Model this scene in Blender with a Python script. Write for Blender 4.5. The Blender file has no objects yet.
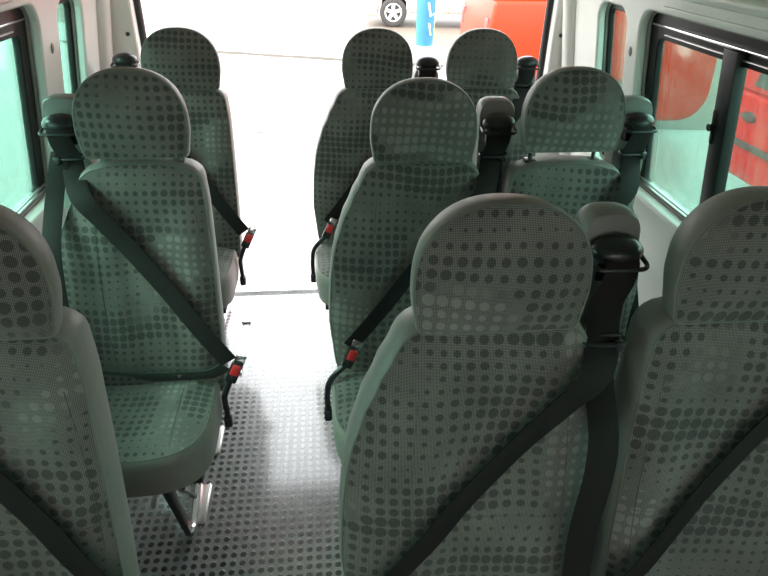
import bpy, bmesh, random
from math import *
from mathutils import Vector, Matrix, Euler
random.seed(4)
S = bpy.context.scene
COL = S.collection

# ------------------------------------------------------------------ helpers
def tag(o, label=None, cat=None, group=None, kind=None):
    if label: o['label'] = label
    if cat: o['category'] = cat
    if group: o['group'] = group
    if kind: o['kind'] = kind
    return o

def empty(name, loc=(0, 0, 0), rz=0):
    o = bpy.data.objects.new(name, None); COL.objects.link(o)
    o.location = loc; o.rotation_euler = (0, 0, rz); o.empty_display_size = .1
    return o

def mk(name, bm, mats, parent=None, smooth=True, angle=40):
    me = bpy.data.meshes.new(name)
    bmesh.ops.recalc_face_normals(bm, faces=bm.faces)
    if smooth:
        for f in bm.faces: f.smooth = True
        for e in bm.edges:
            if len(e.link_faces) == 2 and e.calc_face_angle(0) > radians(angle): e.smooth = False
    bm.to_mesh(me); bm.free()
    for m in (mats if isinstance(mats, (list, tuple)) else [mats]): me.materials.append(m)
    o = bpy.data.objects.new(name, me); COL.objects.link(o)
    if parent: o.parent = parent
    return o

def box(bm, c, s, rot=None, bev=0.0, mi=0, seg=2):
    t = bmesh.new()
    bmesh.ops.create_cube(t, size=1.0)
    bmesh.ops.scale(t, vec=s, verts=t.verts)
    if bev > 0:
        bmesh.ops.bevel(t, geom=list(t.edges) , offset=bev, segments=seg, affect='EDGES', profile=.5)
    M = Matrix.Translation(c)
    if rot: M = M @ Euler(rot).to_matrix().to_4x4()
    bmesh.ops.transform(t, matrix=M, verts=t.verts)
    join(bm, t, mi)

def join(bm, t, mi=None):
    vm = {v: bm.verts.new(v.co) for v in t.verts}
    for f in t.faces:
        try:
            nf = bm.faces.new([vm[v] for v in f.verts]); nf.material_index = f.material_index if mi is None else mi
        except ValueError: pass
    t.free()

def smoothpath(pts, n=6, closed=False):
    P = [Vector(p) for p in pts]; out = []
    m = len(P)
    rng = range(m if closed else m - 1)
    for i in rng:
        if closed: p0, p1, p2, p3 = P[i-1], P[i], P[(i+1) % m], P[(i+2) % m]
        else: p0, p1, p2, p3 = P[max(i-1, 0)], P[i], P[i+1], P[min(i+2, m-1)]
        for k in range(n):
            t = k / n
            out.append(.5*((2*p1) + (p2-p0)*t + (2*p0-5*p1+4*p2-p3)*t*t + (3*p1-p0-3*p2+p3)*t**3))
    if not closed: out.append(P[-1])
    return out

def tube(bm, pts, r, n=8, closed=False, mi=0):
    P = [Vector(p) for p in pts]; m = len(P); rings = []
    up = None
    for i, p in enumerate(P):
        if closed: d = P[(i+1) % m] - P[i-1]
        else: d = P[min(i+1, m-1)] - P[max(i-1, 0)]
        d.normalize()
        if up is None:
            up = Vector((0, 0, 1)) if abs(d.z) < .9 else Vector((1, 0, 0))
        a = d.cross(up)
        if a.length < 1e-4: a = d.cross(Vector((1, .3, 0)))
        a.normalize(); b = a.cross(d).normalized(); up = b
        rr = r[i] if isinstance(r, (list, tuple)) else r
        rings.append([bm.verts.new(p + (a*cos(2*pi*k/n) + b*sin(2*pi*k/n))*rr) for k in range(n)])
    for i in range(m if closed else m-1):
        A, B = rings[i], rings[(i+1) % m]
        for k in range(n):
            f = bm.faces.new((A[k], A[(k+1) % n], B[(k+1) % n], B[k])); f.material_index = mi
    if not closed:
        for R in (rings[0], rings[-1]):
            f = bm.faces.new(R); f.material_index = mi

def ribbon(bm, pts, wid, wv, th=.0022, mi=0):
    """flat webbing strip: pts centre line, wv width direction(s)"""
    P = [Vector(p) for p in pts]; m = len(P)
    rings = []
    for i, p in enumerate(P):
        d = (P[min(i+1, m-1)] - P[max(i-1, 0)]).normalized()
        w = Vector(wv[i] if isinstance(wv, list) else wv)
        w = (w - d*w.dot(d)).normalized(); nrm = w.cross(d).normalized()
        ww = wid[i] if isinstance(wid, list) else wid
        rings.append([bm.verts.new(p + w*ww/2*a + nrm*th*b) for a, b in ((-1, -.3), (-.96, .5), (.96, .5), (1, -.3), (.96, -.5), (-.96, -.5))])
    for i in range(m-1):
        for k in range(6):
            f = bm.faces.new((rings[i][k], rings[i][(k+1) % 6], rings[i+1][(k+1) % 6], rings[i+1][k])); f.material_index = mi
    for R in (rings[0], rings[-1]): bm.faces.new(R).material_index = mi

def prism(bm, poly, axis, a, b, mi=0, bev=0):
    """extrude a 2-D polygon along axis ('x','y','z') from a to b"""
    t = bmesh.new()
    def P(u, v, w): return {'x': (w, u, v), 'y': (u, w, v), 'z': (u, v, w)}[axis]
    A = [t.verts.new(P(u, v, a)) for u, v in poly]; B = [t.verts.new(P(u, v, b)) for u, v in poly]
    t.faces.new(A); t.faces.new(B)
    n = len(poly)
    for i in range(n): t.faces.new((A[i], A[(i+1) % n], B[(i+1) % n], B[i]))
    bmesh.ops.recalc_face_normals(t, faces=t.faces)
    if bev:
        es = [e for e in t.edges if len(e.link_faces) == 2 and e.calc_face_angle(0) > .6]
        bmesh.ops.bevel(t, geom=es, offset=bev, segments=3, affect='EDGES', profile=.5, clamp_overlap=True)
    join(bm, t, mi)

def rrect(x0, y0, x1, y1, r, n=6):
    rs = r if isinstance(r, (list, tuple)) else [r]*4
    out = []
    for (cx, cy, a0, q) in ((x1-rs[0], y1-rs[0], 0, rs[0]), (x0+rs[1], y1-rs[1], 90, rs[1]), (x0+rs[2], y0+rs[2], 180, rs[2]), (x1-rs[3], y0+rs[3], 270, rs[3])):
        for k in range(n+1):
            a = radians(a0 + 90*k/n); out.append((cx + q*cos(a), cy + q*sin(a)))
    return out

def plate_holes(name, outer, holes, thick, bev, mats, parent=None):
    """flat plate in local XY with holes -> mesh through a 2-D curve (bevelled edges)"""
    cu = bpy.data.curves.new(name, 'CURVE'); cu.dimensions = '2D'; cu.fill_mode = 'BOTH'
    cu.extrude = thick/2 - bev; cu.bevel_depth = bev; cu.bevel_resolution = 3; cu.offset = -bev
    for poly in [outer] + holes:
        s = cu.splines.new('POLY'); s.points.add(len(poly)-1)
        for p, (u, v) in zip(s.points, poly): p.co = (u, v, 0, 1)
        s.use_cyclic_u = True
    tmp = bpy.data.objects.new('tmp', cu); COL.objects.link(tmp)
    bpy.context.view_layer.update()
    dg = bpy.context.evaluated_depsgraph_get()
    me = bpy.data.meshes.new_from_object(tmp.evaluated_get(dg))
    bpy.data.objects.remove(tmp); me.name = name
    me.materials.clear(); me.materials.append(mats)
    o = bpy.data.objects.new(name, me); COL.objects.link(o)
    if parent: o.parent = parent
    return o

# ------------------------------------------------------------------ materials
def nodes(name):
    m = bpy.data.materials.new(name); m.use_nodes = True
    nt = m.node_tree; b = nt.nodes['Principled BSDF']
    return m, nt, b

def N(nt, t, **kw):
    n = nt.nodes.new(t)
    for k, v in kw.items():
        if k.startswith('i_'):
            n.inputs[k[2:].replace('_', ' ')].default_value = v
        else: setattr(n, k, v)
    return n

def math_(nt, op, a, b=None, c=None, clamp=False):
    n = nt.nodes.new('ShaderNodeMath'); n.operation = op; n.use_clamp = clamp
    for i, v in enumerate((a, b, c)):
        if v is None: continue
        if isinstance(v, (int, float)): n.inputs[i].default_value = v
        else: nt.links.new(v, n.inputs[i])
    return n.outputs[0]

def mixc(nt, f, a, b, mode='MIX'):
    n = nt.nodes.new('ShaderNodeMix'); n.data_type = 'RGBA'; n.blend_type = mode
    for s, v in ((n.inputs[0], f), (n.inputs[6], a), (n.inputs[7], b)):
        if isinstance(v, (int, float)): s.default_value = v
        elif isinstance(v, tuple): s.default_value = (*v, 1) if len(v) == 3 else v
        else: nt.links.new(v, s)
    return n.outputs[2]

def simple(name, col, rough=.5, metal=0., spec=.5, noise=0., nscale=30., bump=0., coat=0.):
    m, nt, b = nodes(name)
    b.inputs['Base Color'].default_value = (*col, 1); b.inputs['Roughness'].default_value = rough
    b.inputs['Metallic'].default_value = metal; b.inputs['Specular IOR Level'].default_value = spec
    b.inputs['Coat Weight'].default_value = coat
    if noise or bump:
        tc = N(nt, 'ShaderNodeTexCoord'); nz = N(nt, 'ShaderNodeTexNoise', i_Scale=nscale, i_Detail=5.)
        nt.links.new(tc.outputs['Object'], nz.inputs['Vector'])
        if noise:
            lo = tuple(c*(1-noise) for c in col); hi = tuple(min(1, c*(1+noise)) for c in col)
            nt.links.new(mixc(nt, nz.outputs['Fac'], lo, hi), b.inputs['Base Color'])
        if bump:
            bp = N(nt, 'ShaderNodeBump', i_Strength=bump, i_Distance=.004)
            nt.links.new(nz.outputs['Fac'], bp.inputs['Height']); nt.links.new(bp.outputs[0], b.inputs['Normal'])
    return m

def fabric_material():
    m, nt, b = nodes('dotted_seat_fabric')
    uv = N(nt, 'ShaderNodeUVMap'); oi = N(nt, 'ShaderNodeObjectInfo')
    off = N(nt, 'ShaderNodeVectorMath', operation='SCALE'); cmb = N(nt, 'ShaderNodeCombineXYZ')
    nt.links.new(oi.outputs['Random'], cmb.inputs[0]); nt.links.new(oi.outputs['Random'], cmb.inputs[1])
    nt.links.new(cmb.outputs[0], off.inputs[0]); off.inputs['Scale'].default_value = 7.3
    add = N(nt, 'ShaderNodeVectorMath', operation='ADD')
    nt.links.new(uv.outputs[0], add.inputs[0]); nt.links.new(off.outputs[0], add.inputs[1])
    mp = N(nt, 'ShaderNodeMapping'); mp.inputs['Rotation'].default_value = (0, 0, .05)
    nt.links.new(add.outputs[0], mp.inputs[0])
    # gentle warp so the rows drift
    wz = N(nt, 'ShaderNodeTexNoise', i_Scale=7., i_Detail=0.)
    nt.links.new(mp.outputs[0], wz.inputs['Vector'])
    wsub = N(nt, 'ShaderNodeVectorMath', operation='MULTIPLY_ADD')
    wsub.inputs[1].default_value = (.022,)*3
    nt.links.new(wz.outputs['Color'], wsub.inputs[0]); nt.links.new(mp.outputs[0], wsub.inputs[2])
    vo = N(nt, 'ShaderNodeTexVoronoi', voronoi_dimensions='2D', feature='F1', i_Scale=1/.0225, i_Randomness=0.)
    nt.links.new(wsub.outputs[0], vo.inputs['Vector'])
    cell = vo.outputs['Position']
    big = N(nt, 'ShaderNodeTexNoise', i_Scale=6.5, i_Detail=1.5); sc = N(nt, 'ShaderNodeMapping'); sc.inputs['Scale'].default_value = (.55, 1.6, 1)
    nt.links.new(cell, sc.inputs[0]); nt.links.new(sc.outputs[0], big.inputs['Vector'])
    fac = N(nt, 'ShaderNodeMapRange', i_From_Min=.34, i_From_Max=.62, i_To_Min=.13, i_To_Max=.49)
    nt.links.new(big.outputs['Fac'], fac.inputs[0])
    d = math_(nt, 'SUBTRACT', fac.outputs[0], vo.outputs['Distance'])
    dot = math_(nt, 'MULTIPLY', d, 22., clamp=True)
    lz = N(nt, 'ShaderNodeTexNoise', i_Scale=4.2, i_Detail=0.); sc2 = N(nt, 'ShaderNodeMapping'); sc2.inputs['Location'].default_value = (3.3, 8.1, 0)
    nt.links.new(cell, sc2.inputs[0]); nt.links.new(sc2.outputs[0], lz.inputs['Vector'])
    light = math_(nt, 'MULTIPLY', math_(nt, 'SUBTRACT', lz.outputs['Fac'], .59), 14., clamp=True)
    # woven ground: fine diagonal threads
    ck = N(nt, 'ShaderNodeTexChecker', i_Scale=1/.0017)
    rot = N(nt, 'ShaderNodeMapping'); rot.inputs['Rotation'].default_value = (0, 0, radians(45))
    nt.links.new(uv.outputs[0], rot.inputs[0]); nt.links.new(rot.outputs[0], ck.inputs[0])
    ck.inputs['Color1'].default_value = (.250, .216, .206, 1); ck.inputs['Color2'].default_value = (.069, .060, .057, 1)
    dk = mixc(nt, light, (.037, .033, .033), (.285, .252, .242))
    base = mixc(nt, dot, ck.outputs['Color'], mixc(nt, .68, ck.outputs['Color'], dk))
    wr = N(nt, 'ShaderNodeTexNoise', i_Scale=9., i_Detail=4.); nt.links.new(uv.outputs[0], wr.inputs['Vector'])
    wear = N(nt, 'ShaderNodeMapRange', i_From_Min=.3, i_From_Max=.75, i_To_Min=.82, i_To_Max=1.18); nt.links.new(wr.outputs['Fac'], wear.inputs[0])
    col = N(nt, 'ShaderNodeVectorMath', operation='SCALE'); nt.links.new(base, col.inputs[0]); nt.links.new(wear.outputs[0], col.inputs['Scale'])
    nt.links.new(col.outputs[0], b.inputs['Base Color'])
    b.inputs['Roughness'].default_value = .85; b.inputs['Specular IOR Level'].default_value = .25
    b.inputs['Sheen Weight'].default_value = .35; b.inputs['Sheen Roughness'].default_value = .4
    fold = N(nt, 'ShaderNodeTexNoise', i_Scale=5., i_Detail=2.); fm = N(nt, 'ShaderNodeMapping'); fm.inputs['Scale'].default_value = (1.8, .5, 1)
    nt.links.new(uv.outputs[0], fm.inputs[0]); nt.links.new(fm.outputs[0], fold.inputs['Vector'])
    b1 = N(nt, 'ShaderNodeBump', i_Strength=.55, i_Distance=.02); nt.links.new(fold.outputs['Fac'], b1.inputs['Height'])
    b2 = N(nt, 'ShaderNodeBump', i_Strength=.25, i_Distance=.0006); nt.links.new(ck.outputs['Fac'], b2.inputs['Height']); nt.links.new(b1.outputs[0], b2.inputs['Normal'])
    nt.links.new(b2.outputs[0], b.inputs['Normal'])
    return m

def glass_material(name, tint, streak=.55):
    """wet tinted pane: tinted see-through layer, frosted drip trails, glossy face"""
    m = bpy.data.materials.new(name); m.use_nodes = True; nt = m.node_tree
    nt.nodes.remove(nt.nodes['Principled BSDF']); out = nt.nodes['Material Output']
    tc = N(nt, 'ShaderNodeTexCoord')
    mp = N(nt, 'ShaderNodeMapping'); mp.inputs['Scale'].default_value = (75, 4., 1)
    nt.links.new(tc.outputs['Object'], mp.inputs[0])
    dz = N(nt, 'ShaderNodeTexNoise', i_Scale=2.2, i_Detail=3.); nt.links.new(mp.outputs[0], dz.inputs['Vector'])
    drip = N(nt, 'ShaderNodeMapRange', i_From_Min=.50, i_From_Max=.68); nt.links.new(dz.outputs['Fac'], drip.inputs[0])
    beads = N(nt, 'ShaderNodeTexNoise', i_Scale=150., i_Detail=2.); nt.links.new(tc.outputs['Object'], beads.inputs['Vector'])
    bd = N(nt, 'ShaderNodeMapRange', i_From_Min=.5, i_From_Max=.7); nt.links.new(beads.outputs['Fac'], bd.inputs[0])
    wet = math_(nt, 'MAXIMUM', math_(nt, 'MULTIPLY', drip.outputs[0], streak), math_(nt, 'MULTIPLY', bd.outputs[0], .13))
    tr = N(nt, 'ShaderNodeBsdfTransparent'); tr.inputs[0].default_value = (*tint, 1)
    tl = N(nt, 'ShaderNodeBsdfTranslucent'); tl.inputs[0].default_value = (*[c*.40 for c in tint], 1)
    mx = N(nt, 'ShaderNodeMixShader'); nt.links.new(wet, mx.inputs[0]); nt.links.new(tr.outputs[0], mx.inputs[1]); nt.links.new(tl.outputs[0], mx.inputs[2])
    gl = N(nt, 'ShaderNodeBsdfGlossy'); gl.inputs['Roughness'].default_value = .08
    fr = N(nt, 'ShaderNodeFresnel', i_IOR=1.35)
    m2 = N(nt, 'ShaderNodeMixShader'); nt.links.new(math_(nt, 'MULTIPLY', fr.outputs[0], .6), m2.inputs[0]); nt.links.new(mx.outputs[0], m2.inputs[1]); nt.links.new(gl.outputs[0], m2.inputs[2])
    nt.links.new(m2.outputs[0], out.inputs['Surface'])
    return m

def floor_material():
    m, nt, b = nodes('studded_rubber_floor')
    tc = N(nt, 'ShaderNodeTexCoord')
    mp = N(nt, 'ShaderNodeMapping'); nt.links.new(tc.outputs['Object'], mp.inputs[0])
    vo = N(nt, 'ShaderNodeTexVoronoi', voronoi_dimensions='2D', feature='F1', i_Scale=1/.0277, i_Randomness=0.)
    nt.links.new(mp.outputs[0], vo.inputs['Vector'])
    dot = math_(nt, 'MULTIPLY', math_(nt, 'SUBTRACT', .37, vo.outputs['Distance']), 14., clamp=True)
    gr = N(nt, 'ShaderNodeTexNoise', i_Scale=420., i_Detail=2.); nt.links.new(tc.outputs['Object'], gr.inputs['Vector'])
    dirt = N(nt, 'ShaderNodeTexNoise', i_Scale=5., i_Detail=5.); nt.links.new(tc.outputs['Object'], dirt.inputs['Vector'])
    g = N(nt, 'ShaderNodeMapRange', i_From_Min=.35, i_From_Max=.65, i_To_Min=.06, i_To_Max=.34); nt.links.new(gr.outputs['Fac'], g.inputs[0])
    base = N(nt, 'ShaderNodeCombineColor'); 
    for i in range(3): nt.links.new(g.outputs[0], base.inputs[i])
    col = mixc(nt, dot, base.outputs[0], (.045, .045, .048))
    nt.links.new(col, b.inputs['Base Color'])
    rg = math_(nt, 'ADD', math_(nt, 'MULTIPLY', dot, -.22), .46)
    rg = math_(nt, 'ADD', rg, math_(nt, 'MULTIPLY', math_(nt, 'SUBTRACT', dirt.outputs['Fac'], .5), .3))
    nt.links.new(rg, b.inputs['Roughness']); b.inputs['Specular IOR Level'].default_value = .9
    b.inputs['Coat Weight'].default_value = .75; b.inputs['Coat Roughness'].default_value = .13; b.inputs['Coat IOR'].default_value = 1.75
    b1 = N(nt, 'ShaderNodeBump', i_Strength=.6, i_Distance=.0012); nt.links.new(dot, b1.inputs['Height'])
    b2 = N(nt, 'ShaderNodeBump', i_Strength=.35, i_Distance=.0008); nt.links.new(gr.outputs['Fac'], b2.inputs['Height']); nt.links.new(b1.outputs[0], b2.inputs['Normal'])
    nt.links.new(b2.outputs[0], b.inputs['Normal'])
    return m

def ground_material(name, lo, hi, scale, rough):
    m, nt, b = nodes(name); tc = N(nt, 'ShaderNodeTexCoord')
    n1 = N(nt, 'ShaderNodeTexNoise', i_Scale=scale, i_Detail=8.); nt.links.new(tc.outputs['Object'], n1.inputs['Vector'])
    nt.links.new(mixc(nt, n1.outputs['Fac'], lo, hi), b.inputs['Base Color']); b.inputs['Roughness'].default_value = rough
    bp = N(nt, 'ShaderNodeBump', i_Strength=.3, i_Distance=.01); nt.links.new(n1.outputs['Fac'], bp.inputs['Height']); nt.links.new(bp.outputs[0], b.inputs['Normal'])
    return m

FAB = fabric_material()
TRIM = simple('grey_vinyl_trim', (.24, .21, .198), .5, noise=.12, nscale=60, bump=.25)
PIPE = simple('grey_piping', (.15, .148, .14), .45)
POST = simple('steel_post', (.10, .10, .10), .3, metal=.8)
BLK = simple('black_plastic', (.018, .018, .02), .3)
WEB = simple('black_webbing', (.016, .0115, .012), .75, spec=.25, noise=.3, nscale=400, bump=.3)
WEBG = simple('dark_green_webbing', (.05, .065, .058), .6, noise=.2, nscale=400, bump=.3)
TOW = simple('grey_belt_tower_plastic', (.23, .225, .215), .42, noise=.05, nscale=120, bump=.06)
RED = simple('red_button', (.75, .03, .03), .35)
CHR = simple('chrome', (.75, .75, .76), .18, metal=1)
ALU = simple('aluminium_track', (.62, .60, .59), .35, metal=.9, noise=.1)
BMET = simple('black_metal', (.02, .02, .022), .4)
SEAM = simple('seam_thread', (.09, .095, .09), .8)
PAINT = simple('white_body_paint', (.80, .79, .755), .35, noise=.05, nscale=8, coat=.2)
LINER = simple('beige_headliner', (.56, .49, .41), .85, noise=.12, nscale=5, bump=.2)
RUB = simple('black_rubber', (.02, .019, .02), .5)
FRAME = simple('black_window_frame', (.009, .008, .009), .4, spec=.3)
RECESS = simple('painted_recess', (.30, .28, .26), .45, noise=.1)
GLASS = glass_material('green_tinted_wet_glass', (.605, .88, .79), .16)
CLEAR = glass_material('windscreen_glass', (.92, .94, .92), .1)
FLOOR = floor_material()
CONC = ground_material('wet_concrete_paving', (.19, .19, .178), (.24, .237, .22), 1.2, .35)
ROAD = ground_material('asphalt_road', (.105, .08, .06), (.16, .125, .098), 3., .6)
KERB = simple('kerb_stone', (.10, .085, .07), .7, noise=.15, nscale=4)
CRACK = simple('paving_joint', (.05, .04, .03), .9)

# ------------------------------------------------------------------ pads (cushions, backrests, headrests)
def uvset(me_bm, fn):
    uv = me_bm.loops.layers.uv.verify()
    for f in me_bm.faces:
        for l in f.loops: l[uv].uv = fn(l.vert.co)

def pad(name, outline, centre, place, front, band, parent, seams=(), uvfn=None, rings=22, label=None, pipe=.0016):
    """outline: closed 2-D loop; front(u,v,s)->depth of the fabric face (s = 0 centre .. 1 piping edge at scale f0);
    band: list of (scale, depth) running from the piping edge round to the back; place(u,v,d) -> xyz"""
    cu, cv = centre; n = len(outline)
    f0 = band[0][0]
    bm = bmesh.new()
    c = bm.verts.new(place(cu, cv, front(cu, cv, 0)))
    prev = None
    for k in range(1, rings+1):
        s = (k/rings)**.8
        ring = []
        for (u, v) in outline:
            uu, vv = cu+(u-cu)*s*f0, cv+(v-cv)*s*f0
            ring.append(bm.verts.new(place(uu, vv, front(uu, vv, s))))
        for i in range(n):
            j = (i+1) % n
            if prev is None: bm.faces.new((c, ring[i], ring[j]))
            else: bm.faces.new((prev[i], prev[j], ring[j], ring[i]))
        prev = ring
    for path in seams:                                     # stitched seams lie on the face
        pts = []
        for (u, v) in path:
            s = 0
            for (a, b) in outline:                         # radial position of the point
                pass
            pts.append((u, v))
        P = []
        for (u, v) in pts:
            ang = atan2(v-cv, u-cu); best = min(outline, key=lambda q: abs(((atan2(q[1]-cv, q[0]-cu)-ang+pi) % (2*pi))-pi))
            R = hypot(best[0]-cu, best[1]-cv)*f0; s = min(1, hypot(u-cu, v-cv)/R)
            P.append(place(u, v, front(u, v, s)-.0002))
        tube(bm, P, .0008, 5, mi=1)
    if uvfn: uvset(bm, uvfn)
    face = mk(name, bm, [FAB, SEAM], parent)
    bm = bmesh.new(); prev = None
    first = []
    e0 = front(0, 0, 1)
    for k, (s, d) in enumerate(band):
        ring = []
        for (u, v) in outline:
            uu, vv = cu+(u-cu)*s, cv+(v-cv)*s
            dd = front(uu, vv, 1) if k == 0 else d
            ring.append(bm.verts.new(place(uu, vv, dd)))
        if prev:
            for i in range(n):
                j = (i+1) % n; bm.faces.new((prev[i], prev[j], ring[j], ring[i]))
        else: first = [v.co.copy() for v in ring]
        prev = ring
    bm.faces.new(prev)
    mk('side_trim', bm, TRIM, face)
    bm = bmesh.new(); tube(bm, first, pipe, 6, closed=True)
    mk('piping', bm, PIPE, face)
    return face

def interp(tab, z):
    for (z0, a), (z1, b) in zip(tab, tab[1:]):
        if z <= z1:
            t = max(0, (z-z0)/(z1-z0)); t = t*t*(3-2*t)*.5 + t*.5
            return a + (b-a)*t
    return tab[-1][1]

def side_outline(left, right, z0, z1, n=26):
    """left/right: half-width tables; closed outline counter-clockwise"""
    out = []
    r = .035
    zs = [z0 + (z1-z0)*(1-cos(pi*k/n))/2 for k in range(n+1)]
    R = [(interp(right, z), z) for z in zs]; L = [(-interp(left, z), z) for z in zs]
    def cap(p, q, up, m=10):                              # flat-ish rounded cap between the two end points
        o = []
        for k in range(1, m):
            t = k/m; x = p[0]+(q[0]-p[0])*t
            o.append((x, p[1] + up*sin(pi*t)**.5*.012))
        return o
    # round the corners by pulling the last rows in
    def soften(side, sgn):
        o = []
        for x, z in side:
            e = 0
            if z > z1-r: e = r - sqrt(max(0, r*r-(z-(z1-r))**2))
            if z < z0+r: e = r - sqrt(max(0, r*r-((z0+r)-z)**2))
            o.append((x - sgn*e, z))
        return o
    R, L = soften(R, 1), soften(L, -1)
    out = R + cap(R[-1], L[-1], 1) + L[::-1] + cap(L[0], R[0], -1)
    return out

FL = [(.40, .225), (.50, .25), (.62, .262), (.72, .258), (.82, .246), (.90, .222), (.97, .19), (1.02, .163), (1.07, .142)]   # flared, curved shoulder
ME = [(.40, .19), (.55, .205), (.72, .21), (.85, .20), (.93, .187), (1.0, .168), (1.07, .14)]
ST = [(.40, .168), (.6, .171), (.8, .168), (.95, .160), (1.03, .150), (1.07, .135)]                            # straight inner side
LW = [(.40, .28), (.55, .288), (.70, .284), (.80, .266), (.88, .236), (.95, .20), (1.01, .168), (1.07, .142)]

def head_outline(w=.140, h=.213, n=60):
    """flat bottom with small corners, half-round top; origin at bottom centre"""
    pts = [(w*.93-.012, 0)]
    for k in range(1, 5): a = radians(-90+22*k); pts.append((w*.93-.012+.014*cos(a), .014+.014*sin(a)))
    for k in range(1, 7): t = k/7; pts.append((w*(.93+.07*sin(t*pi/2))+.001, .014+.07*t))
    H = h-.085
    for k in range(0, 41):
        a = pi*k/40; ca, sa = cos(a), sin(a); e = 2/2.25
        pts.append((w*copysign(abs(ca)**e, ca), .085+H*abs(sa)**e))
    left = [(-x, y) for x, y in pts[:11]][::-1]
    out = pts + left
    # resample evenly
    L = [0]
    for i in range(len(out)): L.append(L[-1]+hypot(out[(i+1) % len(out)][0]-out[i][0], out[(i+1) % len(out)][1]-out[i][1]))
    T = L[-1]; m = 84; res = []; j = 0
    for k in range(m):
        t = T*k/m
        while L[j+1] < t: j += 1
        f = (t-L[j])/(L[j+1]-L[j]+1e-9); a, b = out[j], out[(j+1) % len(out)]
        res.append((a[0]+(b[0]-a[0])*f, a[1]+(b[1]-a[1])*f))
    return res

def back_y(z): return (z-1.06)*.19
def back_front(u, z):                                      # depth of the face of the backrest
    d = -.062
    d += .012*exp(-(u/.085)**4)*(1 if z < .93 else max(0, 1-(z-.93)/.08))     # sunken centre panel
    d -= .006*exp(-((z-.60)/.12)**2)
    return d

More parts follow.
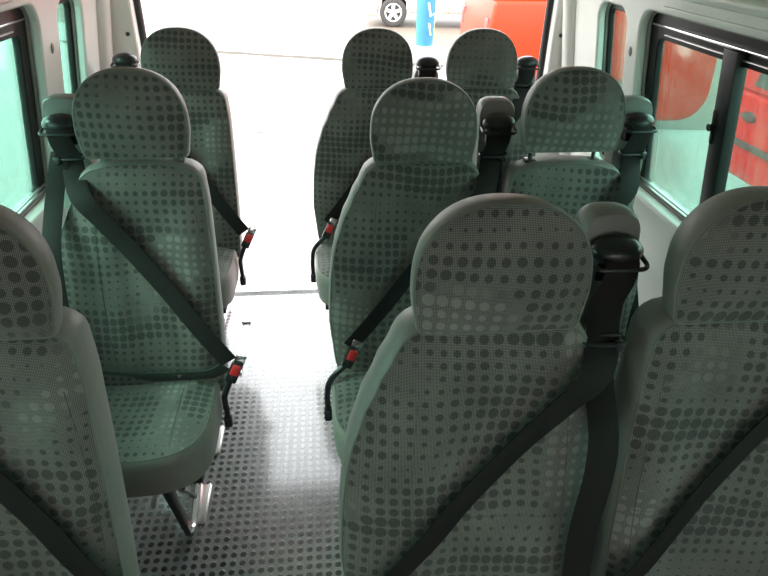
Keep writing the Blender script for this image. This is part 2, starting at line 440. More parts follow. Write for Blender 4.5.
def passenger_seat(loc, kind, row, label, raised=0., lap=False, low_tower=False, head_w=.140, group=None, drop=0., bx=None, tx=None):
    """kind: 'aisle' (tower on its right), 'window' (tower on its right, by the wall), 'single' (tower on its left, by the wall)"""
    root = empty('passenger_seat', loc)
    tag(root, label, 'seat', 'grey dotted passenger seats of the minibus')
    lt, rt = {'aisle': (FL, ME), 'window': (ST, FL), 'single': (LW, [(z, w-.012*min(1, max(0, (1.03-z)/.3))) for z, w in ST])}[kind]
    side = -1 if kind == 'single' else 1
    # ---- backrest
    ol = side_outline(lt, rt, .40, 1.062-drop)
    pl = lambda u, v, d: (u, back_y(v)+d, v)
    def fr(u, v, s): return -.040 + (back_front(u, v)+.040)*(1-s**5)
    sm = [[(x, .70) for x in [(-.14+.28*k/12) for k in range(13)]],
          [(-.125-.012*sin(k/12*pi), .44+.52*k/12) for k in range(13)],
          [(.125+.012*sin(k/12*pi), .44+.52*k/12) for k in range(13)]]
    cu = (rt[2][1]-lt[2][1])/2
    back = pad('backrest', ol, (cu, .72), pl, fr, [(.978, 0), (.992, -.036), (1.0, -.022), (1.0, .0), (.985, .035), (.95, .055), (.88, .062)], root,
               sm, lambda c: (c.x, c.z), rings=26)
    # ---- headrest
    hz = 1.058+raised
    hy = lambda v: (v)*.10
    plh = lambda u, v, d: (u, hy(v)+d-.005, hz+v)
    def frh(u, v, s): return -.048 - .016*(1-s**2.5)
    head = pad('headrest', head_outline(head_w), (0, .10), plh, frh, [(.968, 0), (.99, -.046), (1.0, -.036), (.988, -.02), (.95, .0), (.89, .018), (.80, .032), (.66, .038)], root,
               (), lambda c: (c.x+.31, c.z+.17), rings=18)
    for s in (-1, 1):
        bm = bmesh.new(); tube(bm, [(s*.09, 0, 1.0), (s*.09, .002, hz+.03)], .0058, 8)
        box(bm, (s*.09, -.0, 1.066-drop), (.03, .03, .012), bev=.003)
        mk('headrest_post', bm, POST, head)
    # ---- cushion
    xl, xr = -lt[1][1]+.0, rt[1][1]
    if kind == 'single': xl, xr = -.285, .140
    if kind == 'window': xl, xr = -.155, .245
    if kind == 'aisle': xl, xr = -.262, .20
    yb, yf = -.10, -.462
    cx, cy = (xl+xr)/2, (yb+yf)/2; hw, hd = (xr-xl)/2, (yb-yf)/2
    oc = []
    for k in range(88):
        a = 2*pi*k/88; ca, sa = cos(a), sin(a); e = 2/(3.0 if sa < 0 else 9)
        oc.append((cx+hw*copysign(abs(ca)**e, ca), cy+hd*copysign(abs(sa)**e, sa)))
    plc = lambda u, v, d: (u, v, .45-d)
    def frc(u, v, s):
        return 0.0 - .020*(1-s**4) + .010*exp(-((u-cx)/.10)**4)*(1-s**4)
    smc = [[(cx-.12, cy+hd*.85-(2*hd*.80)*k/12) for k in range(13)], [(cx+.12, cy+hd*.85-(2*hd*.80)*k/12) for k in range(13)]]
    cush = pad('seat_cushion', oc, (cx, cy), plc, frc, [(.955, 0), (.985, .008), (1.0, .03), (.997, .08), (.97, .125), (.85, .138)], root,
               smc, lambda c: (c.x, c.y), rings=18)
    # ---- base frame: black legs, long side tube and cross tube
    lx = (xr-.122) if kind == 'single' else (xl+.09)
    for sx in (lx, (xl+.05) if kind == 'single' else (xr-.05)):
        bm = bmesh.new()
        box(bm, (sx, yf+.085, .175), (.02, .034, .345), rot=(radians(17), 0, 0), bev=.004)
        mk('front_leg', bm, BMET, root)
        bm = bmesh.new()
        box(bm, (sx, yb+.02, .18), (.02, .034, .35), rot=(radians(8), 0, 0), bev=.004)
        mk('rear_leg', bm, BMET, root)
        bm = bmesh.new()
        tube(bm, smoothpath([(sx+.012, yf+.12, .035), (sx+.012, yf+.16, .024), (sx, yb, .024), (sx+(.01 if kind == 'single' else 0), yb+{1: .1, 2: .42, 3: .2}[row], .024)], 4), .010, 8)
        mk('base_tube', bm, CHR if kind == 'single' else BMET, root)
    bm = bmesh.new()
    box(bm, (cx, cy+.02, .31), (hw*1.7, hd*1.5, .04), bev=.006)
    tube(bm, [(cx-hw*.8, yf+.12, .27), (cx+hw*.8, yf+.12, .27)], .011, 8)
    mk('seat_pan', bm, BMET, root)
    if kind == 'single':
        bm = bmesh.new()
        tube(bm, [(lx-.04, yf+.16, .20), (lx+.012, yf+.16, .19)], .019, 12); box(bm, (lx-.05, yf+.14, .245), (.05, .05, .04), rot=(.3, .2, .4), bev=.006)
        mk('recline_lever', bm, BLK, root)
        bm = bmesh.new()
        tube(bm, smoothpath([(lx-.09, yf+.14, .12), (lx-.07, yf+.15, .17), (lx-.02, yf+.18, .15), (lx+.01, yf+.22, .06)], 5), .007, 8)
        mk('linkage_rod', bm, CHR, root)
    # ---- belt tower behind the shoulder
    tx = tx or {'aisle': .222, 'window': .205, 'single': -.185}[kind]
    ttop = 1.115 if low_tower else (1.192 if kind != 'single' else 1.205)
    ty = lambda z: .092+(z-1.06)*.10
    bm = bmesh.new()
    w2 = .052
    prof = [(-w2*.86, .36), (w2*.86, .36), (w2*.95, .9), (w2, 1.05)]
    prof += [(w2*copysign(abs(cos(a))**.62, cos(a)), ttop-.045+.045*abs(sin(a))**.8) for a in [pi*k/14 for k in range(15)]]
    prof += [(-w2, 1.05), (-w2*.95, .9)]
    secs = []
    for (ins, dy) in ((.82, -.026), (.93, -.024), (1.0, -.012), (1.0, .015), (.93, .03), (.8, .034)):
        secs.append([bm.verts.new((tx+u*ins, ty(v)+dy, ttop-.05+(v-(ttop-.05))*(ins if v > ttop-.05 else 1))) for u, v in prof])
    for A, B in zip(secs, secs[1:]):
        for i in range(len(prof)): bm.faces.new((A[i], A[(i+1) % len(prof)], B[(i+1) % len(prof)], B[i]))
    bm.faces.new(secs[0]); bm.faces.new(secs[-1])
    tower = mk('belt_tower', bm, TOW, root, angle=50)
    # guide: bracket, domed cap, loop
    gz = 1.132 if kind != 'single' else 1.142; gy = ty(gz)-.045
    bm = bmesh.new()
    box(bm, (tx, gy+.004, gz-.025), (.072, .034, .055), bev=.008)
    mk('belt_guide', bm, BLK, tower)
    bm = bmesh.new()
    t = bmesh.new(); bmesh.ops.create_uvsphere(t, u_segments=20, v_segments=10, radius=1)
    bmesh.ops.transform(t, matrix=Matrix.Translation((tx, gy, gz+.002)) @ Matrix.Diagonal((.046, .032, .026, 1)), verts=t.verts)
    join(bm, t); mk('guide_cap', bm, BLK, tower)
    bm = bmesh.new()
    lp = rrect(-.047, -.024, .047, .030, .016, 4)
    tube(bm, [(tx+u, gy+v-.012, gz-.012+v*.15) for u, v in lp], .0042, 6, closed=True)
    mk('guide_loop', bm, BLK, tower)
    # ---- shoulder belt
    bx_ = bx if bx is not None else {'aisle': -.205, 'window': -.165, 'single': .178}[kind]
    def on(x, z, lift=.012): return (x, back_y(z)+back_front(x, z)-lift, z)
    wid = .055
    g = tx
    dirx = -side
    p = [(g, gy+.0, gz+.004), (g+dirx*.001, gy-.030, gz-.004), (g+dirx*.006, gy-.040, gz-.035), (g+dirx*.026, gy-.052, gz-.085),
         (g+dirx*.060, min(gy-.058, on(g, gz-.14)[1]), gz-.14)]
    zb = .535 if kind != 'aisle' else .565
    x0 = g+dirx*.060
    for k in range(1, 8):
        t = k/7; z = (gz-.14)+(zb-(gz-.14))*t; x = x0+(bx_-x0)*t
        p.append(on(x, z, .012+.004*sin(pi*t)))
    q = smoothpath(p, 4)
    ux = Vector((1, 0, 0)); dd = (Vector(q[-1])-Vector(q[24])).normalized()
    perp = Vector((0, 1, .19)).normalized().cross(dd)*1
    if perp.x < 0: perp = -perp
    wv = [tuple(ux.lerp(perp, min(1, max(0, (k-12)/10)))) for k in range(len(q))]
    bm = bmesh.new(); ribbon(bm, q, [wid if kind == 'single' else wid+.003-.012*min(1, max(0, (k-14)/12)) for k in range(len(q))], wv, .003)
    belt = mk('shoulder_belt', bm, WEB, root)
    bm = bmesh.new()
    cxp = q[14 if row == 1 else 11]
    lp = rrect(-.036, -.007, .036, .012, .006, 3)
    tube(bm, [(cxp.x+u, cxp.y+v-.004, cxp.z+v*.3) for u, v in lp], .0038, 6, closed=True)
    box(bm, (cxp.x+.026*side, cxp.y-.010, cxp.z-.006), (.016, .012, .02), bev=.003)
    mk('belt_keeper', bm, BLK, belt)
    # second run of webbing from the guide down to the anchor
    bm = bmesh.new()
    g2 = [(g-dirx*.0, gy-.012, gz-.06), (g+dirx*.004, gy-.016, gz-.16), (g+dirx*.002, gy-.045, .86), (g-dirx*.01, -.115, .66), (g-dirx*.035, -.15, .50), (g-dirx*.05, -.16, .38)]
    if kind == 'single': g2 = [(g-.004, gy-.035, gz-.06), (g-.016, -.06, .98), (-.232, -.125, .87), (-.238, -.158, .72), (-.238, -.188, .55), (-.236, -.20, .44)]
    if kind == 'aisle': g2 = [(g-.01, gy-.03, gz-.06), (g-.03, gy-.085, gz-.17), (g-.045, -.135, .86), (g-.055, -.16, .68), (g-.05, -.185, .5), (g-.04, -.19, .40)]
    ribbon(bm, smoothpath(g2, 6), .050, (1, -.15, 0), .0025); mk('anchor_belt', bm, WEB, belt)
    # ---- buckle
    B = Vector(q[-1]); ax = Vector((-side*.35, -.1, -1)).normalized()
    bk = B + Vector((0, -.012, -.03))
    if kind == 'single': bk = B + Vector((.012, -.012, -.03))
    bm = bmesh.new(); box(bm, (0, 0, 0), (.032, .021, .064), bev=.005, seg=2)
    R = Euler((radians(-10), radians(26), 0)).to_matrix().to_4x4()
    bmesh.ops.transform(bm, matrix=Matrix.Translation(bk) @ R, verts=bm.verts)
    buckle = mk('buckle', bm, BLK, root)
    bm = bmesh.new(); box(bm, (-side*0, -.0095, .012), (.024, .008, .034), bev=.003)
    bmesh.ops.transform(bm, matrix=Matrix.Translation(bk) @ R, verts=bm.verts)
    mk('release_button', bm, RED, buckle)
    bm = bmesh.new(); box(bm, (.002, .004, .040), (.030, .003, .03), bev=.001)
    bmesh.ops.transform(bm, matrix=Matrix.Translation(bk) @ R, verts=bm.verts)
    mk('belt_tongue', bm, CHR, buckle)
    edge = xr+.012 if kind == 'single' else (xl-.012 if kind == 'aisle' else xl+.004)
    bm = bmesh.new()
    e0 = bk + Vector((-.013, 0, -.025))
    st = [tuple(e0), (edge*.8+e0.x*.2, e0.y-.005, e0.z-.05), (edge, e0.y-.0, .40), (edge, e0.y+.01, .33)]
    tube(bm, smoothpath(st, 5), [.009]*15+[.0085], 8)
    box(bm, (edge, e0.y+.01, .315), (.024, .03, .04), bev=.006)
    mk('buckle_stalk', bm, BLK, buckle)
    if lap:
        bm = bmesh.new()
        pts = [(xl+.02, -.135, .50), (xl+.07, -.155, .492), (0-.06, -.17, .487), (.04, -.172, .487), (.12, -.175, .49), tuple(B+Vector((-.012, -.006, -.015)))]
        ribbon(bm, smoothpath(pts, 6), .050, (0, -.45, 1), .003)
        lb = mk('lap_belt', bm, WEBG, root)
        bm = bmesh.new(); tube(bm, [(.035, -.172, .49), (.035, -.178, .492)], .006, 10); mk('belt_stud', bm, CHR, lb)
    return root

R1, R2, R3 = .80, 1.55, 2.38
passenger_seat((-.545, R1+.035, 0), 'single', 1, 'grey dotted single seat nearest the camera on the left, cut off by the photo edge', raised=-.008, head_w=.143)
passenger_seat((-.464, R2, 0), 'single', 2, 'grey dotted single seat with a green lap belt fastened across its cushion', raised=.026, lap=True, head_w=.136, tx=-.205)
passenger_seat((-.505, R3, 0), 'single', 3, 'grey dotted single seat on the left beside the open rear doorway', tx=-.22, low_tower=True)
passenger_seat((.264, R1, 0), 'aisle', 1, 'large grey dotted aisle seat in the centre foreground with a black belt across it', raised=-.007)
passenger_seat((.674, R1-.01, 0), 'window', 1, 'grey dotted window seat at the lower right corner, half out of frame')
passenger_seat((.260, R2, 0), 'aisle', 2, 'grey dotted middle row seat beside the aisle, right of its red buckle')
passenger_seat((.655, R2, 0), 'window', 2, 'grey dotted seat under the sliding window with headrest raised on its posts', raised=.026, drop=.02, tx=.228, head_w=.137)
passenger_seat((.213, R3, 0), 'aisle', 3, 'grey dotted back row seat beside the aisle, before the pale parked car', low_tower=True, head_w=.134, tx=.205)
passenger_seat((.612, R3, 0), 'window', 3, 'grey dotted back row seat in front of the orange red vehicle', low_tower=True, head_w=.137, tx=.205)

# ------------------------------------------------------------------ floor tracks by the single seats
for i, (x, y, L, lab) in enumerate(((-.424, 1.325, .15, 'short aluminium floor track piece nearest the camera beside the aisle'),
                                    (-.418, 1.60, .13, 'short aluminium floor track piece level with the middle single seat buckle'),
                                    (-.388, 2.07, .2, 'short aluminium floor track piece between the middle and rear single seats'),
                                    (-.385, 2.44, .2, 'short aluminium floor track piece beside the rear doorway'))):
    bm = bmesh.new()
    box(bm, (0, 0, .004), (.040, L, .008), bev=.002)
    for s in (-1, 1): box(bm, (s*.014, 0, .010), (.006, L, .006), bev=.0015)
    o = mk('floor_track', bm, ALU); o.location = (x, y, 0.001)
    tag(o, lab, 'floor track', 'aluminium floor track pieces along the aisle')

# ------------------------------------------------------------------ van shell
XR, XL, ZW, K = 1.01, -.81, 1.33, .15
FRONT = -2.7
def S_(o, kind='structure'): o['kind'] = kind; return o
bm = bmesh.new(); box(bm, (.09, (2.62+FRONT)/2, -.02), (2.35, 2.62-FRONT, .04)); S_(mk('floor', bm, FLOOR, smooth=False))
bm = bmesh.new(); box(bm, (.13, 2.635, -.012), (1.75, .03, .03), bev=.004); S_(mk('trim_1', bm, ALU))

ang = atan(K)
sec = 1/cos(ang)
def wall(side):
    """local frame of the plate: X = world Y, Y = up the leaning wall (0 at z=ZW)"""
    nm = 'right' if side > 0 else 'left'
    x0 = XR if side > 0 else XL
    v = lambda z: (z-ZW)*sec
    outer = [(FRONT, v(-.02)), (2.60, v(-.02)), (2.60, v(1.44)), (FRONT, v(1.44))]
    q0, q1 = (2.06, 2.29) if side > 0 else (2.13, 2.36)
    a1 = 1.965 if side > 0 else 1.98
    holes = [rrect(q0, v(.80), q1, v(1.375), .06)[::-1],
             rrect(.66, v(.815), a1, v(1.385), .07)[::-1],
             rrect(-.25, v(.815), .46, v(1.385), .07)[::-1],
             ]
    th = .03
    o = plate_holes('wall_'+nm, outer, holes, th, .010, PAINT)
    # local x->world Y, local y->(outward lean) , local z -> outward
    up = Vector((-side*sin(ang), 0, cos(ang))); yv = Vector((0, 1, 0)); zv = yv.cross(up)
    M = Matrix((( yv.x, up.x, zv.x), (yv.y, up.y, zv.y), (yv.z, up.z, zv.z))).to_4x4()
    out = Vector((side*cos(ang), 0, side*0 + sin(ang)))     # outward normal
    org = Vector((x0, 0, ZW))
    o.matrix_world = Matrix.Translation(org + out*th/2) @ M
    S_(o)
    sgn = 1 if zv.dot(out) > 0 else -1
    for p in o.data.polygons: p.use_smooth = False
    def place(ob, depth): ob.matrix_world = Matrix.Translation(org + out*depth) @ M; return ob
    def frame(y0, y1, z0, z1, n, mull=None, r=.05, clear=False):
        t = .035
        rc = plate_holes('window_recess', rrect(y0-.015, v(z0)-.015, y1+.015, v(z1)+.015, r), [rrect(y0+.004, v(z0)+.004, y1-.004, v(z1)-.012, r*.9)[::-1]], .026, .004, RECESS)
        place(rc, .03+.012)
        fr = plate_holes('window_%d' % n, rrect(y0, v(z0), y1, v(z1), r), [rrect(y0+.02, v(z0)+.014, y1-.055 if mull else y1-.012, v(z1)-.085 if mull else v(z1)-.03, r*.5)[::-1]], .022, .004, FRAME)
        place(fr, .048); S_(fr); rc.parent = fr; rc.matrix_parent_inverse = fr.matrix_world.inverted(); S_(rc)
        ch = []
        bm = bmesh.new(); box(bm, ((y0+y1)/2, (v(z0)+v(z1))/2, 0), (y1-y0-.03, v(z1)-v(z0)-.03, .005))
        gl = mk('glass_pane', bm, CLEAR if clear else GLASS, smooth=False)
        # object coords: x along, y up
        place(gl, .054); ch.append(gl)
        if mull:
            bm = bmesh.new()
            for (mm, ww) in mull: box(bm, (mm, (v(z0)+v(z1))/2-.02, -.016*sgn*-1*-1), (ww, v(z1)-v(z0)-.05, .034), bev=.004)
            s = mk('sliding_stile', bm, FRAME); place(s, .048); ch.append(s)
            bm = bmesh.new()
            box(bm, ((y0+y1)/2-.01, v(z1)-.044, 0), (y1-y0-.03, .0075, .012), bev=.003)
            r1 = mk('bright_top_rail', bm, CHR); place(r1, .034); ch.append(r1)
            bm = bmesh.new()
            box(bm, ((y0+y1)/2-.02, v(z1)-.068, 0), (y1-y0-.16, .004, .010), bev=.0015)
            r2 = mk('slider_rail', bm, ALU); place(r2, .036); ch.append(r2)
            bm = bmesh.new()
            for dv in (.012, .026): box(bm, ((y0+y1)/2, v(z0)+dv, 0), (y1-y0-.03, .004, .010), bev=.0015)
            r3 = mk('bottom_track', bm, ALU); place(r3, .034); ch.append(r3)
            bm = bmesh.new()
            my = mull[0][0]+.022
            box(bm, (my, v(1.14), 0), (.036, .060, .022), bev=.008); box(bm, (my, v(1.14), -.012), (.012, .095, .010), bev=.004)
            t2 = bmesh.new(); bmesh.ops.create_cone(t2, cap_ends=True, segments=16, radius1=.010, radius2=.009, depth=.02)
            bmesh.ops.translate(t2, vec=(my, v(1.14), -.016 if sgn > 0 else .016), verts=t2.verts); join(bm, t2)
            lt = mk('window_latch', bm, BLK); place(lt, .028); ch.append(lt)
        for c in ch:
            mw = c.matrix_world.copy(); c.parent = fr; c.matrix_parent_inverse = fr.matrix_world.inverted(); c.matrix_world = mw; S_(c)
    base = 1 if side > 0 else 5
    frame(q0, q1, .80, 1.375, base)
    frame(.66, a1, .815, 1.385, base+1, [(1.50, .062)])
    frame(-.25, .46, .815, 1.385, base+2, [(.1, .048)])
    # pressed ridge above the windows, small studs on the pillar
    bm = bmesh.new(); box(bm, (( .66+1.98)/2-1.6, v(1.405), 0), (4.2, .006, .01), bev=.003)
    rg = mk('trim_%d' % (2 if side > 0 else 3), bm, PAINT); place(rg, -.002); S_(rg)
    bm = bmesh.new()
    t2 = bmesh.new(); bmesh.ops.create_uvsphere(t2, u_segments=12, v_segments=6, radius=.011); bmesh.ops.scale(t2, vec=(1, 1.5, .4), verts=t2.verts)
    bmesh.ops.translate(t2, vec=((a1+q0)/2, v(1.25), 0), verts=t2.verts); join(bm, t2)
    b2 = mk('pillar_plug', bm, TRIM); place(b2, 0); tag(b2, 'small oval grey plug on the %s pillar between the windows' % nm, 'plug', 'oval pillar plugs')
    # lower window sill ledge (wall lining bulges inward below the glass)
    bm = bmesh.new(); box(bm, (-.05, v(.805), 0), (5.1, .022, .02), bev=.008)
    lg = mk('trim_%d' % (4 if side > 0 else 5), bm, PAINT); place(lg, .0); S_(lg)
wall(1); wall(-1)

# roof: arched headliner
def roof_profile(off=0):
    c = .10; pts = []
    for k in range(0, 25):
        a = pi*k/24
        x = c + (.905+off)*copysign(abs(cos(a))**.75, cos(a)); z = 1.435 + (.33+off)*abs(sin(a))**.8
        pts.append((x, z))
    return pts
A, B = roof_profile(0), roof_profile(.03)
bm = bmesh.new()
prism(bm, A + B[::-1], 'y', FRONT, 2.6)
S_(mk('ceiling', bm, LINER, angle=30))
# grey pressed rail where wall meets headliner
for k, (sx, x0) in enumerate(((1, XR), (-1, XL))):
    bm = bmesh.new()
    tube(bm, [(x0-sx*.022, FRONT+.02, 1.452), (x0-sx*.022, 2.58, 1.452)], .02, 10)
    S_(mk('trim_%d' % (6+k), bm, PAINT))
# rear end panel with the doorway
outer = [(-1.05, -.03), (1.24, -.03)] + [(1.01, 1.42)] + [(x, z) for x, z in roof_profile(.02)] + [(-.82, 1.42)]
hole = rrect(-.715, -.02, .965, 1.50, [.1, .1, .01, .01])[::-1]
hole = [(-.70, .0), (-.712, .0)] and rrect(-.705, .0, .955, 1.50, [.12, .12, .004, .004])[::-1]
rear = plate_holes('wall_rear', outer, [hole], .06, .012, PAINT)
rear.matrix_world = Matrix.Translation((0, 2.60, 0)) @ Matrix.Rotation(pi/2, 4, 'X'); S_(rear)
for p in rear.data.polygons: p.use_smooth = False
bm = bmesh.new()
pth = [(-.700, 2.63, .01), (-.700, 2.63, .7)] + [(-.700, 2.63, 1.36)] + [(-.700+.12*(1-cos(a)), 2.63, 1.36+.12*sin(a)) for a in (.4, .8, 1.2, 1.57)]
pth += [(.95-.12*(1-cos(a)), 2.63, 1.36+.12*sin(a)) for a in (1.57, 1.2, .8, .4)] + [(.95, 2.63, 1.36), (.95, 2.63, .7), (.95, 2.63, .01)]
tube(bm, pth, .018, 10)
S_(mk('trim_8', bm, RUB))
# front bulkhead with windscreen, behind the camera
outer = [(-1.05, -.03), (1.24, -.03)] + [(1.01, 1.42)] + [(x, z) for x, z in roof_profile(.02)] + [(-.82, 1.42)]
fw = plate_holes('wall_front', outer, [rrect(-.72, .95, .92, 1.58, .12)[::-1]], .06, .012, PAINT)
fw.matrix_world = Matrix.Translation((0, FRONT, 0)) @ Matrix.Rotation(pi/2, 4, 'X'); S_(fw)
bm = bmesh.new(); box(bm, (.1, 0, 1.12), (1.70, .006, 1.15)); o = mk('window_9', bm, CLEAR, smooth=False); o.location = (0, FRONT, 0); S_(o)
# corner posts: rounded column joining wall and rear panel, black screw plug, slot
for k, (sx, x0, px) in enumerate(((-1, XL, -.735), (1, XR, .990))):
    bm = bmesh.new()
    pts = []
    for z in (0., .3, .6, .9, 1.2, 1.44): pts.append((x0+sx*(K*(ZW-z))-sx*.004, 2.545, z))
    tube(bm, pts, .034, 14)
    S_(mk('trim_%d' % (9+k), bm, PAINT))
    bm = bmesh.new()
    t = bmesh.new(); bmesh.ops.create_uvsphere(t, u_segments=12, v_segments=8, radius=.008); join(bm, t)
    o = mk('screw_plug', bm, BLK); o.location = (px, 2.568, 1.215)
    tag(o, 'small round black plug on the %s rear door pillar' % ('left' if sx < 0 else 'right'), 'plug', 'black rear pillar plugs')
# red tag on the left roof rail
bm = bmesh.new(); box(bm, (0, 0, 0), (.006, .03, .022), bev=.002)
o = mk('red_marker', bm, RED); o.location = (XL+.002, 2.07, 1.392); tag(o, 'tiny red marker on the left rail above the narrow window', 'marker')
# grab-handle on the right of the roof
bm = bmesh.new()
tube(bm, smoothpath([(.955, 1.30, 1.525), (.925, 1.29, 1.50), (.915, 1.24, 1.485), (.925, 1.17, 1.49), (.955, 1.15, 1.52)], 5), .003, 6)
box(bm, (.951, 1.235, 1.53), (.012, .02, .012), bev=.002)
o = mk('wire_hook', bm, BLK); tag(o, 'thin black wire loop with clip on the headliner at upper right', 'hook')

# ------------------------------------------------------------------ outside
GZ = -.6
bm = bmesh.new()
prism(bm, [(-40, -20), (40, -20), (40, 3), (3.4, 7.35), (3.2, 13.15), (-40, 28.7)], 'z', GZ-.2, GZ)
S_(mk('floor_paving', bm, CONC, smooth=False))
bm = bmesh.new(); prism(bm, [(-40, 28.7), (3.2, 13.15), (3.4, 7.35), (40, 3), (40, 80), (-40, 80)], 'z', GZ-.3, GZ-.06)
o = S_(mk('road', bm, ROAD, smooth=False))
def strip(bm, a, b, w, z, h, wob=0):
    n = 40; A = Vector(a).to_3d(); B = Vector(b).to_3d(); d = (B-A).normalized(); nn = Vector((-d.y, d.x, 0)); prev = None
    for k in range(n+1):
        p = A+(B-A)*k/n + nn*random.uniform(-wob, wob)
        ww = w*(1+random.uniform(-.3, .3)*(wob > 0))
        r = [bm.verts.new((*(p+nn*ww/2*s).xy, zz)) for s, zz in ((-1, z), (-1, z+h), (1, z+h), (1, z))]
        if prev:
            for i in range(4): bm.faces.new((prev[i], prev[(i+1) % 4], r[(i+1) % 4], r[i]))
        else: bm.faces.new(r)
        prev = r
    bm.faces.new(prev)
bm = bmesh.new(); strip(bm, (-8, 17.18), (3.2, 13.15), .20, GZ-.1, .104); o = S_(mk('kerb', bm, KERB, smooth=False))
bm = bmesh.new(); strip(bm, (-6, 13.95), (2.2, 11.15), .24, GZ-.01, .013, .02); strip(bm, (-2.4, 12.25), (1.6, 10.9), .05, GZ-.01, .012, .02); strip(bm, (-.9, 7.25), (.3, 7.65), .03, GZ-.01, .012, .015)
S_(mk('paving_joint', bm, CRACK, smooth=False))
bm = bmesh.new(); box(bm, (0, 0, 0), (.75, .42, .01), bev=.002)
for k in range(7): box(bm, (-.3+.1*k, 0, .007), (.03, .36, .008))
o = mk('drain_grate', bm, simple('rusty_iron', (.12, .09, .07), .7, noise=.3)); o.location = (-.45, 14.85, GZ-.052); o.rotation_euler = (0, 0, -.34)
tag(o, 'small rusty drain grate in the road gutter beyond the kerb', 'drain')

CARW = simple('pale_silver_car_paint', (.50, .46, .38), .3, coat=.6)
VANR = simple('orange_red_paint', (.64, .032, .008), .4, spec=.25)
VANR2 = simple('signal_red_paint', (.72, .012, .014), .4, spec=.2)
DGL = simple('dark_vehicle_glass', (.05, .055, .055), .08, spec=.8)
DPL = simple('dark_grey_bumper_plastic', (.05, .05, .052), .5)
TYRE = simple('tyre_rubber', (.045, .042, .04), .75)
RIM = simple('silver_wheel', (.72, .71, .69), .3, metal=.5)

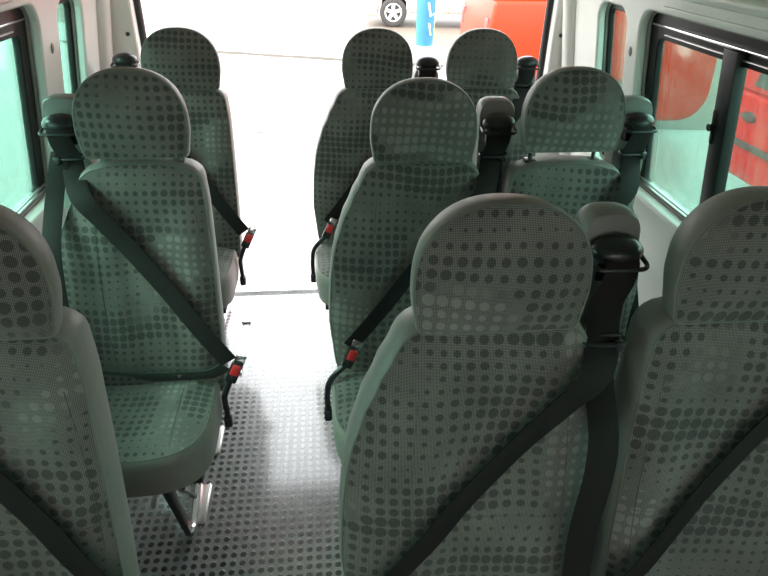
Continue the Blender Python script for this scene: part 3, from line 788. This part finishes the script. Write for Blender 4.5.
def vehicle(name, loc, rz, L, W, H, paint, label, cat, roof, belt=.95, clear=.2, wx=(.72, None), wr=.32, hood=None, side_detail=None):
    """local: x along the length (0 = front), y = width (0 = near side face), z up from the ground"""
    root = empty(name, loc, rz); tag(root, label, cat)
    w1 = wx[0]; w2 = wx[1] or L-.75
    def arch(cx, r):
        return [(cx + r*cos(a), wr+r*sin(a)) for a in [pi - pi*k/10 + 0 for k in range(11)]]
    low = [(0.02, clear+.12), (.06, clear), (w1-wr-.06, clear)]
    if side_detail == 'panel': low = [(.02+.34*(1-cos(a)), clear+.34*(1-sin(a))) for a in [pi/2*k/8 for k in range(9)]] + [(w1-wr-.06, clear)]
    low += [(x, max(z, clear)) for x, z in arch(w1, wr+.06)]
    low += [(x, max(z, clear)) for x, z in arch(w2, wr+.06)]
    low += [(L-.06, clear), (L-.01, clear+.12), (L, belt*.8), (L-.05, belt)]
    low += [(hood or .9, belt), (.25, belt*.80), (.05, belt*.66)] if (hood or .9) > .3 else [(.06, belt), (.02, belt*.8)]
    bm = bmesh.new(); prism(bm, low, 'y', 0, W, bev=.05)
    body = mk('body', bm, paint, root, angle=35)
    # glasshouse with tumblehome
    bm = bmesh.new()
    r0, r1 = roof
    gb = [((hood or .9)-.02, belt-.03), (L-.06, belt-.03), (r1, H), (r0, H)]
    t = .13; A = []; B = []
    for (x, z), ins in zip(gb, (.03, .03, t, t)):
        A.append(bm.verts.new((x, ins, z))); B.append(bm.verts.new((x, W-ins, z)))
    bm.faces.new(A); bm.faces.new(B)
    for i in range(4): bm.faces.new((A[i], A[(i+1) % 4], B[(i+1) % 4], B[i]))
    bmesh.ops.recalc_face_normals(bm, faces=bm.faces)
    bmesh.ops.bevel(bm, geom=list(bm.edges), offset=.05, segments=3, affect='EDGES')
    mk('cabin', bm, paint, root, angle=35)
    # side windows and pillars
    for k, (f0, f1) in enumerate(((.06, .40), (.44, .74), (.78, .95))):
        for yy in (0, 1):
            def pt(f, h):
                xa = gb[0][0]+(gb[1][0]-gb[0][0])*f; xb = gb[3][0]+(gb[2][0]-gb[3][0])*f
                return (xa+(xb-xa)*h, (.03+(t-.03)*h)-.008, belt+(H-belt)*h)
            c = [pt(f0, .06), pt(f1, .06), pt(f1, .86), pt(f0, .86)]
            bm = bmesh.new()
            F = [bm.verts.new((x, y if yy == 0 else W-y, z)) for x, y, z in c]; Bk = [bm.verts.new((x, (y+.02) if yy == 0 else W-y-.02, z)) for x, y, z in c]
            bm.faces.new(F); bm.faces.new(Bk)
            for i in range(4): bm.faces.new((F[i], F[(i+1) % 4], Bk[(i+1) % 4], Bk[i]))
            bmesh.ops.bevel(bm, geom=[e for e in bm.edges], offset=.006, segments=1, affect='EDGES')
            if not (side_detail == 'panel' and yy == 1): mk('side_window', bm, DGL, root, smooth=False)
            else: bm.free()
    # sill strip, handle, door lines
    bm = bmesh.new(); box(bm, (L/2, -.0, clear+.03), (w2-w1-2*wr-.16, .03, .07), bev=.01); mk('sill', bm, paint if side_detail is None else DPL, root)
    bm = bmesh.new(); box(bm, (L/2, -.008, belt*.62), (w2-w1-2*wr-.1 if side_detail != 'near' else L-.12, .024, .055), bev=.006)
    if side_detail == 'near': mk('side_moulding', bm, DPL, root)
    else: bm.free()
    for hx in ((.42, L*.6) if side_detail == 'near' else (L*.46, L*.72)):
        bm = bmesh.new(); box(bm, (hx, -.014, belt*.83), (.17, .03, .03), bev=.008)
        t2 = bmesh.new(); bmesh.ops.create_uvsphere(t2, u_segments=14, v_segments=8, radius=1); bmesh.ops.transform(t2, matrix=Matrix.Translation((hx, .0, belt*.83)) @ Matrix.Diagonal((.10, .008, .045, 1)), verts=t2.verts); join(bm, t2)
        mk('door_handle', bm, DPL, root)
    bm = bmesh.new()
    for dx in ((.95, L*.51, L*.75) if side_detail == 'near' else (L*.20, L*.51, L*.75)): tube(bm, [(dx, -.001, clear+.12), (dx, -.001, belt-.05)], .005, 5)
    if side_detail == 'panel':
        bm.free(); bm = bmesh.new()
        tube(bm, smoothpath([(2.62, -.002, .3), (2.62, -.002, 1.1), (2.58, -.002, 1.32), (2.44, -.002, 1.42), (2.2, -.002, 1.44), (1.75, -.002, 1.44), (1.70, -.002, 1.40), (1.69, -.002, .8), (1.69, -.002, .3)], 5), .009, 6)
    mk('door_gap', bm, DPL if side_detail != 'panel' else simple('deep_red_seal', (.25, .01, .01), .5), root)
    # lamps and bumpers
    for yy in (.06, W-.22):
        bm = bmesh.new(); box(bm, (.10, yy+.08, belt*.66), (.16, .22, .12), bev=.03); mk('head_lamp', bm, simple('lamp_lens', (.8, .8, .78), .1), root)
        bm = bmesh.new(); box(bm, (L-.04, yy+.08, belt*.8), (.09, .14, .22), bev=.02); mk('tail_lamp', bm, RED, root)
    bm = bmesh.new(); box(bm, (L-.02, W/2, clear+.16), (.16, W*.98, .2), bev=.04); mk('rear_bumper', bm, DPL if side_detail else paint, root)
    # wheels
    for cx in (w1, w2):
        for yy, sg in ((.10, 1), (W-.10, -1)):
            bm = bmesh.new(); prof = [(.20, -.09), (.24, -.10), (wr-.03, -.10), (wr-.005, -.08), (wr, 0), (wr-.005, .08), (wr-.03, .10), (.20, .10)]
            n = 32; rings = [[bm.verts.new((cx+r*cos(2*pi*k/n), yy+y, wr+r*sin(2*pi*k/n))) for r, y in prof] for k in range(n)]
            for k in range(n):
                for i in range(len(prof)):
                    bm.faces.new((rings[k][i], rings[k][(i+1) % len(prof)], rings[(k+1) % n][(i+1) % len(prof)], rings[(k+1) % n][i]))
            wh = mk('wheel', bm, TYRE, root)
            bm = bmesh.new()
            yo = yy - sg*.085
            tube(bm, [(cx+.20*cos(a), yo, wr+.20*sin(a)) for a in [2*pi*k/24 for k in range(24)]], .018, 6, closed=True)
            for k in range(5):
                a = 2*pi*k/5+pi/2
                box(bm, (cx+.11*cos(a), yo, wr+.11*sin(a)), (.20, .022, .085), rot=(0, -a, 0), bev=.01)
            tube(bm, [(cx, yo-.02, wr), (cx, yo+.02, wr)], .05, 16)
            mk('rim', bm, RIM, wh)
            bm = bmesh.new(); tube(bm, [(cx, yo+sg*.05, wr), (cx, yo+sg*.06, wr)], .195, 24); mk('brake_disc', bm, DPL, wh)
    return root

vehicle('car', (1.14, 16.35, GZ-.06), -.12, 4.1, 1.68, 1.48, CARW, 'pale silver car across the road with a five spoke wheel', 'car', (1.9, 3.35), hood=1.15, belt=.92, wr=.34, clear=.24)
r = vehicle('van', (4.72, 7.02+1.5, GZ), pi, 2.85, 1.5, 2.1, VANR, 'orange red van parked across the rear doorway beyond the back seats', 'van', (.55, 3.0), hood=.5, belt=1.5, clear=.16, wx=(1.32, 2.35), wr=.3, side_detail='panel')
r2 = vehicle('van', (3.55, 5.12, GZ), -pi/2, 4.3, 1.75, 1.95, VANR2, 'bright red vehicle with grey door handle seen through the right sliding window', 'van', (.28, 4.1), hood=.06, belt=1.04, clear=.36, wx=(1.75, 3.5), side_detail='near')

# blue wrapped bollard
root = empty('bollard', (2.12, 12.9, GZ)); tag(root, 'blue wrapped roadside post with white and yellow lettering', 'post')
BLU = simple('blue_wrap', (.03, .16, .62), .35, noise=.2, nscale=4)
WHT = simple('white_print', (.85, .85, .85), .5); YEL = simple('yellow_print', (.85, .75, .03), .5)
bm = bmesh.new(); tube(bm, [(0, 0, .06), (0, 0, .5), (0, 0, 1.0), (0, 0, 1.9)], [.17, .185, .195, .20], 28); mk('wrap', bm, BLU, root)
bm = bmesh.new(); tube(bm, [(0, 0, -.02), (0, 0, .05), (0, 0, .075)], [.24, .22, .19], 24); mk('foot', bm, WHT, root)
def lettering(txt, size, r, a0, z, mat, rot):
    cu = bpy.data.curves.new('letters', 'FONT'); cu.body = txt; cu.size = size; cu.extrude = .002
    t = bpy.data.objects.new('t', cu); COL.objects.link(t); bpy.context.view_layer.update()
    me = bpy.data.meshes.new_from_object(t.evaluated_get(bpy.context.evaluated_depsgraph_get())); bpy.data.objects.remove(t)
    me.name = 'lettering'; me.materials.clear(); me.materials.append(mat)
    for v in me.vertices:
        x, y = v.co.x, v.co.y
        x, y = x*cos(rot)-y*sin(rot), x*sin(rot)+y*cos(rot)
        a = a0 + x/r; d = r+.006+v.co.z
        v.co = (d*sin(a), -d*cos(a), z+y)
    o = bpy.data.objects.new('lettering', me); COL.objects.link(o); o.parent = root
    return o
lettering('Le', .38, .192, .15, .62, WHT, radians(12)); lettering('N', .34, .187, .28, .28, YEL, radians(12))

# ------------------------------------------------------------------ light: bright overcast sky
w = bpy.data.worlds.new('overcast'); S.world = w; w.use_nodes = True; nt = w.node_tree; bg = nt.nodes['Background']
tc = N(nt, 'ShaderNodeTexCoord'); sp = N(nt, 'ShaderNodeSeparateXYZ'); nt.links.new(tc.outputs['Generated'], sp.inputs[0])
rp = N(nt, 'ShaderNodeMapRange', i_From_Min=-.05, i_From_Max=.8); nt.links.new(sp.outputs[2], rp.inputs[0])
nt.links.new(mixc(nt, rp.outputs[0], (1.0, .985, .95), (.93, .97, 1.0)), bg.inputs[0])
bg.inputs[1].default_value = 3.5
sl = bpy.data.lights.new('hazy_sun', 'SUN'); sl.energy = 3.0; sl.angle = radians(25); sl.color = (1, .93, .82)
so = bpy.data.objects.new('hazy_sun', sl); COL.objects.link(so); so.rotation_euler = Vector((-1.0, -.15, .85)).to_track_quat('Z', 'Y').to_euler()

# ------------------------------------------------------------------ camera
TH, PS, RO = radians(31.35), radians(6.2), radians(1.2)
fwd = Vector((sin(PS)*cos(TH), cos(PS)*cos(TH), -sin(TH))); rt = Vector((cos(PS), -sin(PS), 0)); up = rt.cross(fwd)
c, s = cos(RO), sin(RO)
r2_, u2_ = rt*c + up*s, -rt*s + up*c
cd = bpy.data.cameras.new('camera'); co = bpy.data.objects.new('camera', cd); COL.objects.link(co)
M = Matrix((r2_, u2_, -fwd)).transposed().to_4x4(); co.matrix_world = Matrix.Translation((0, 0, 1.60)) @ M
cd.sensor_width = 36; cd.lens = 600/768*36; cd.clip_start = .02; cd.clip_end = 300
S.camera = co
S.view_settings.view_transform = 'Standard'; S.view_settings.look = 'None'; S.view_settings.gamma = 1; S.view_settings.use_curve_mapping = False
S.view_settings.exposure = 1.0
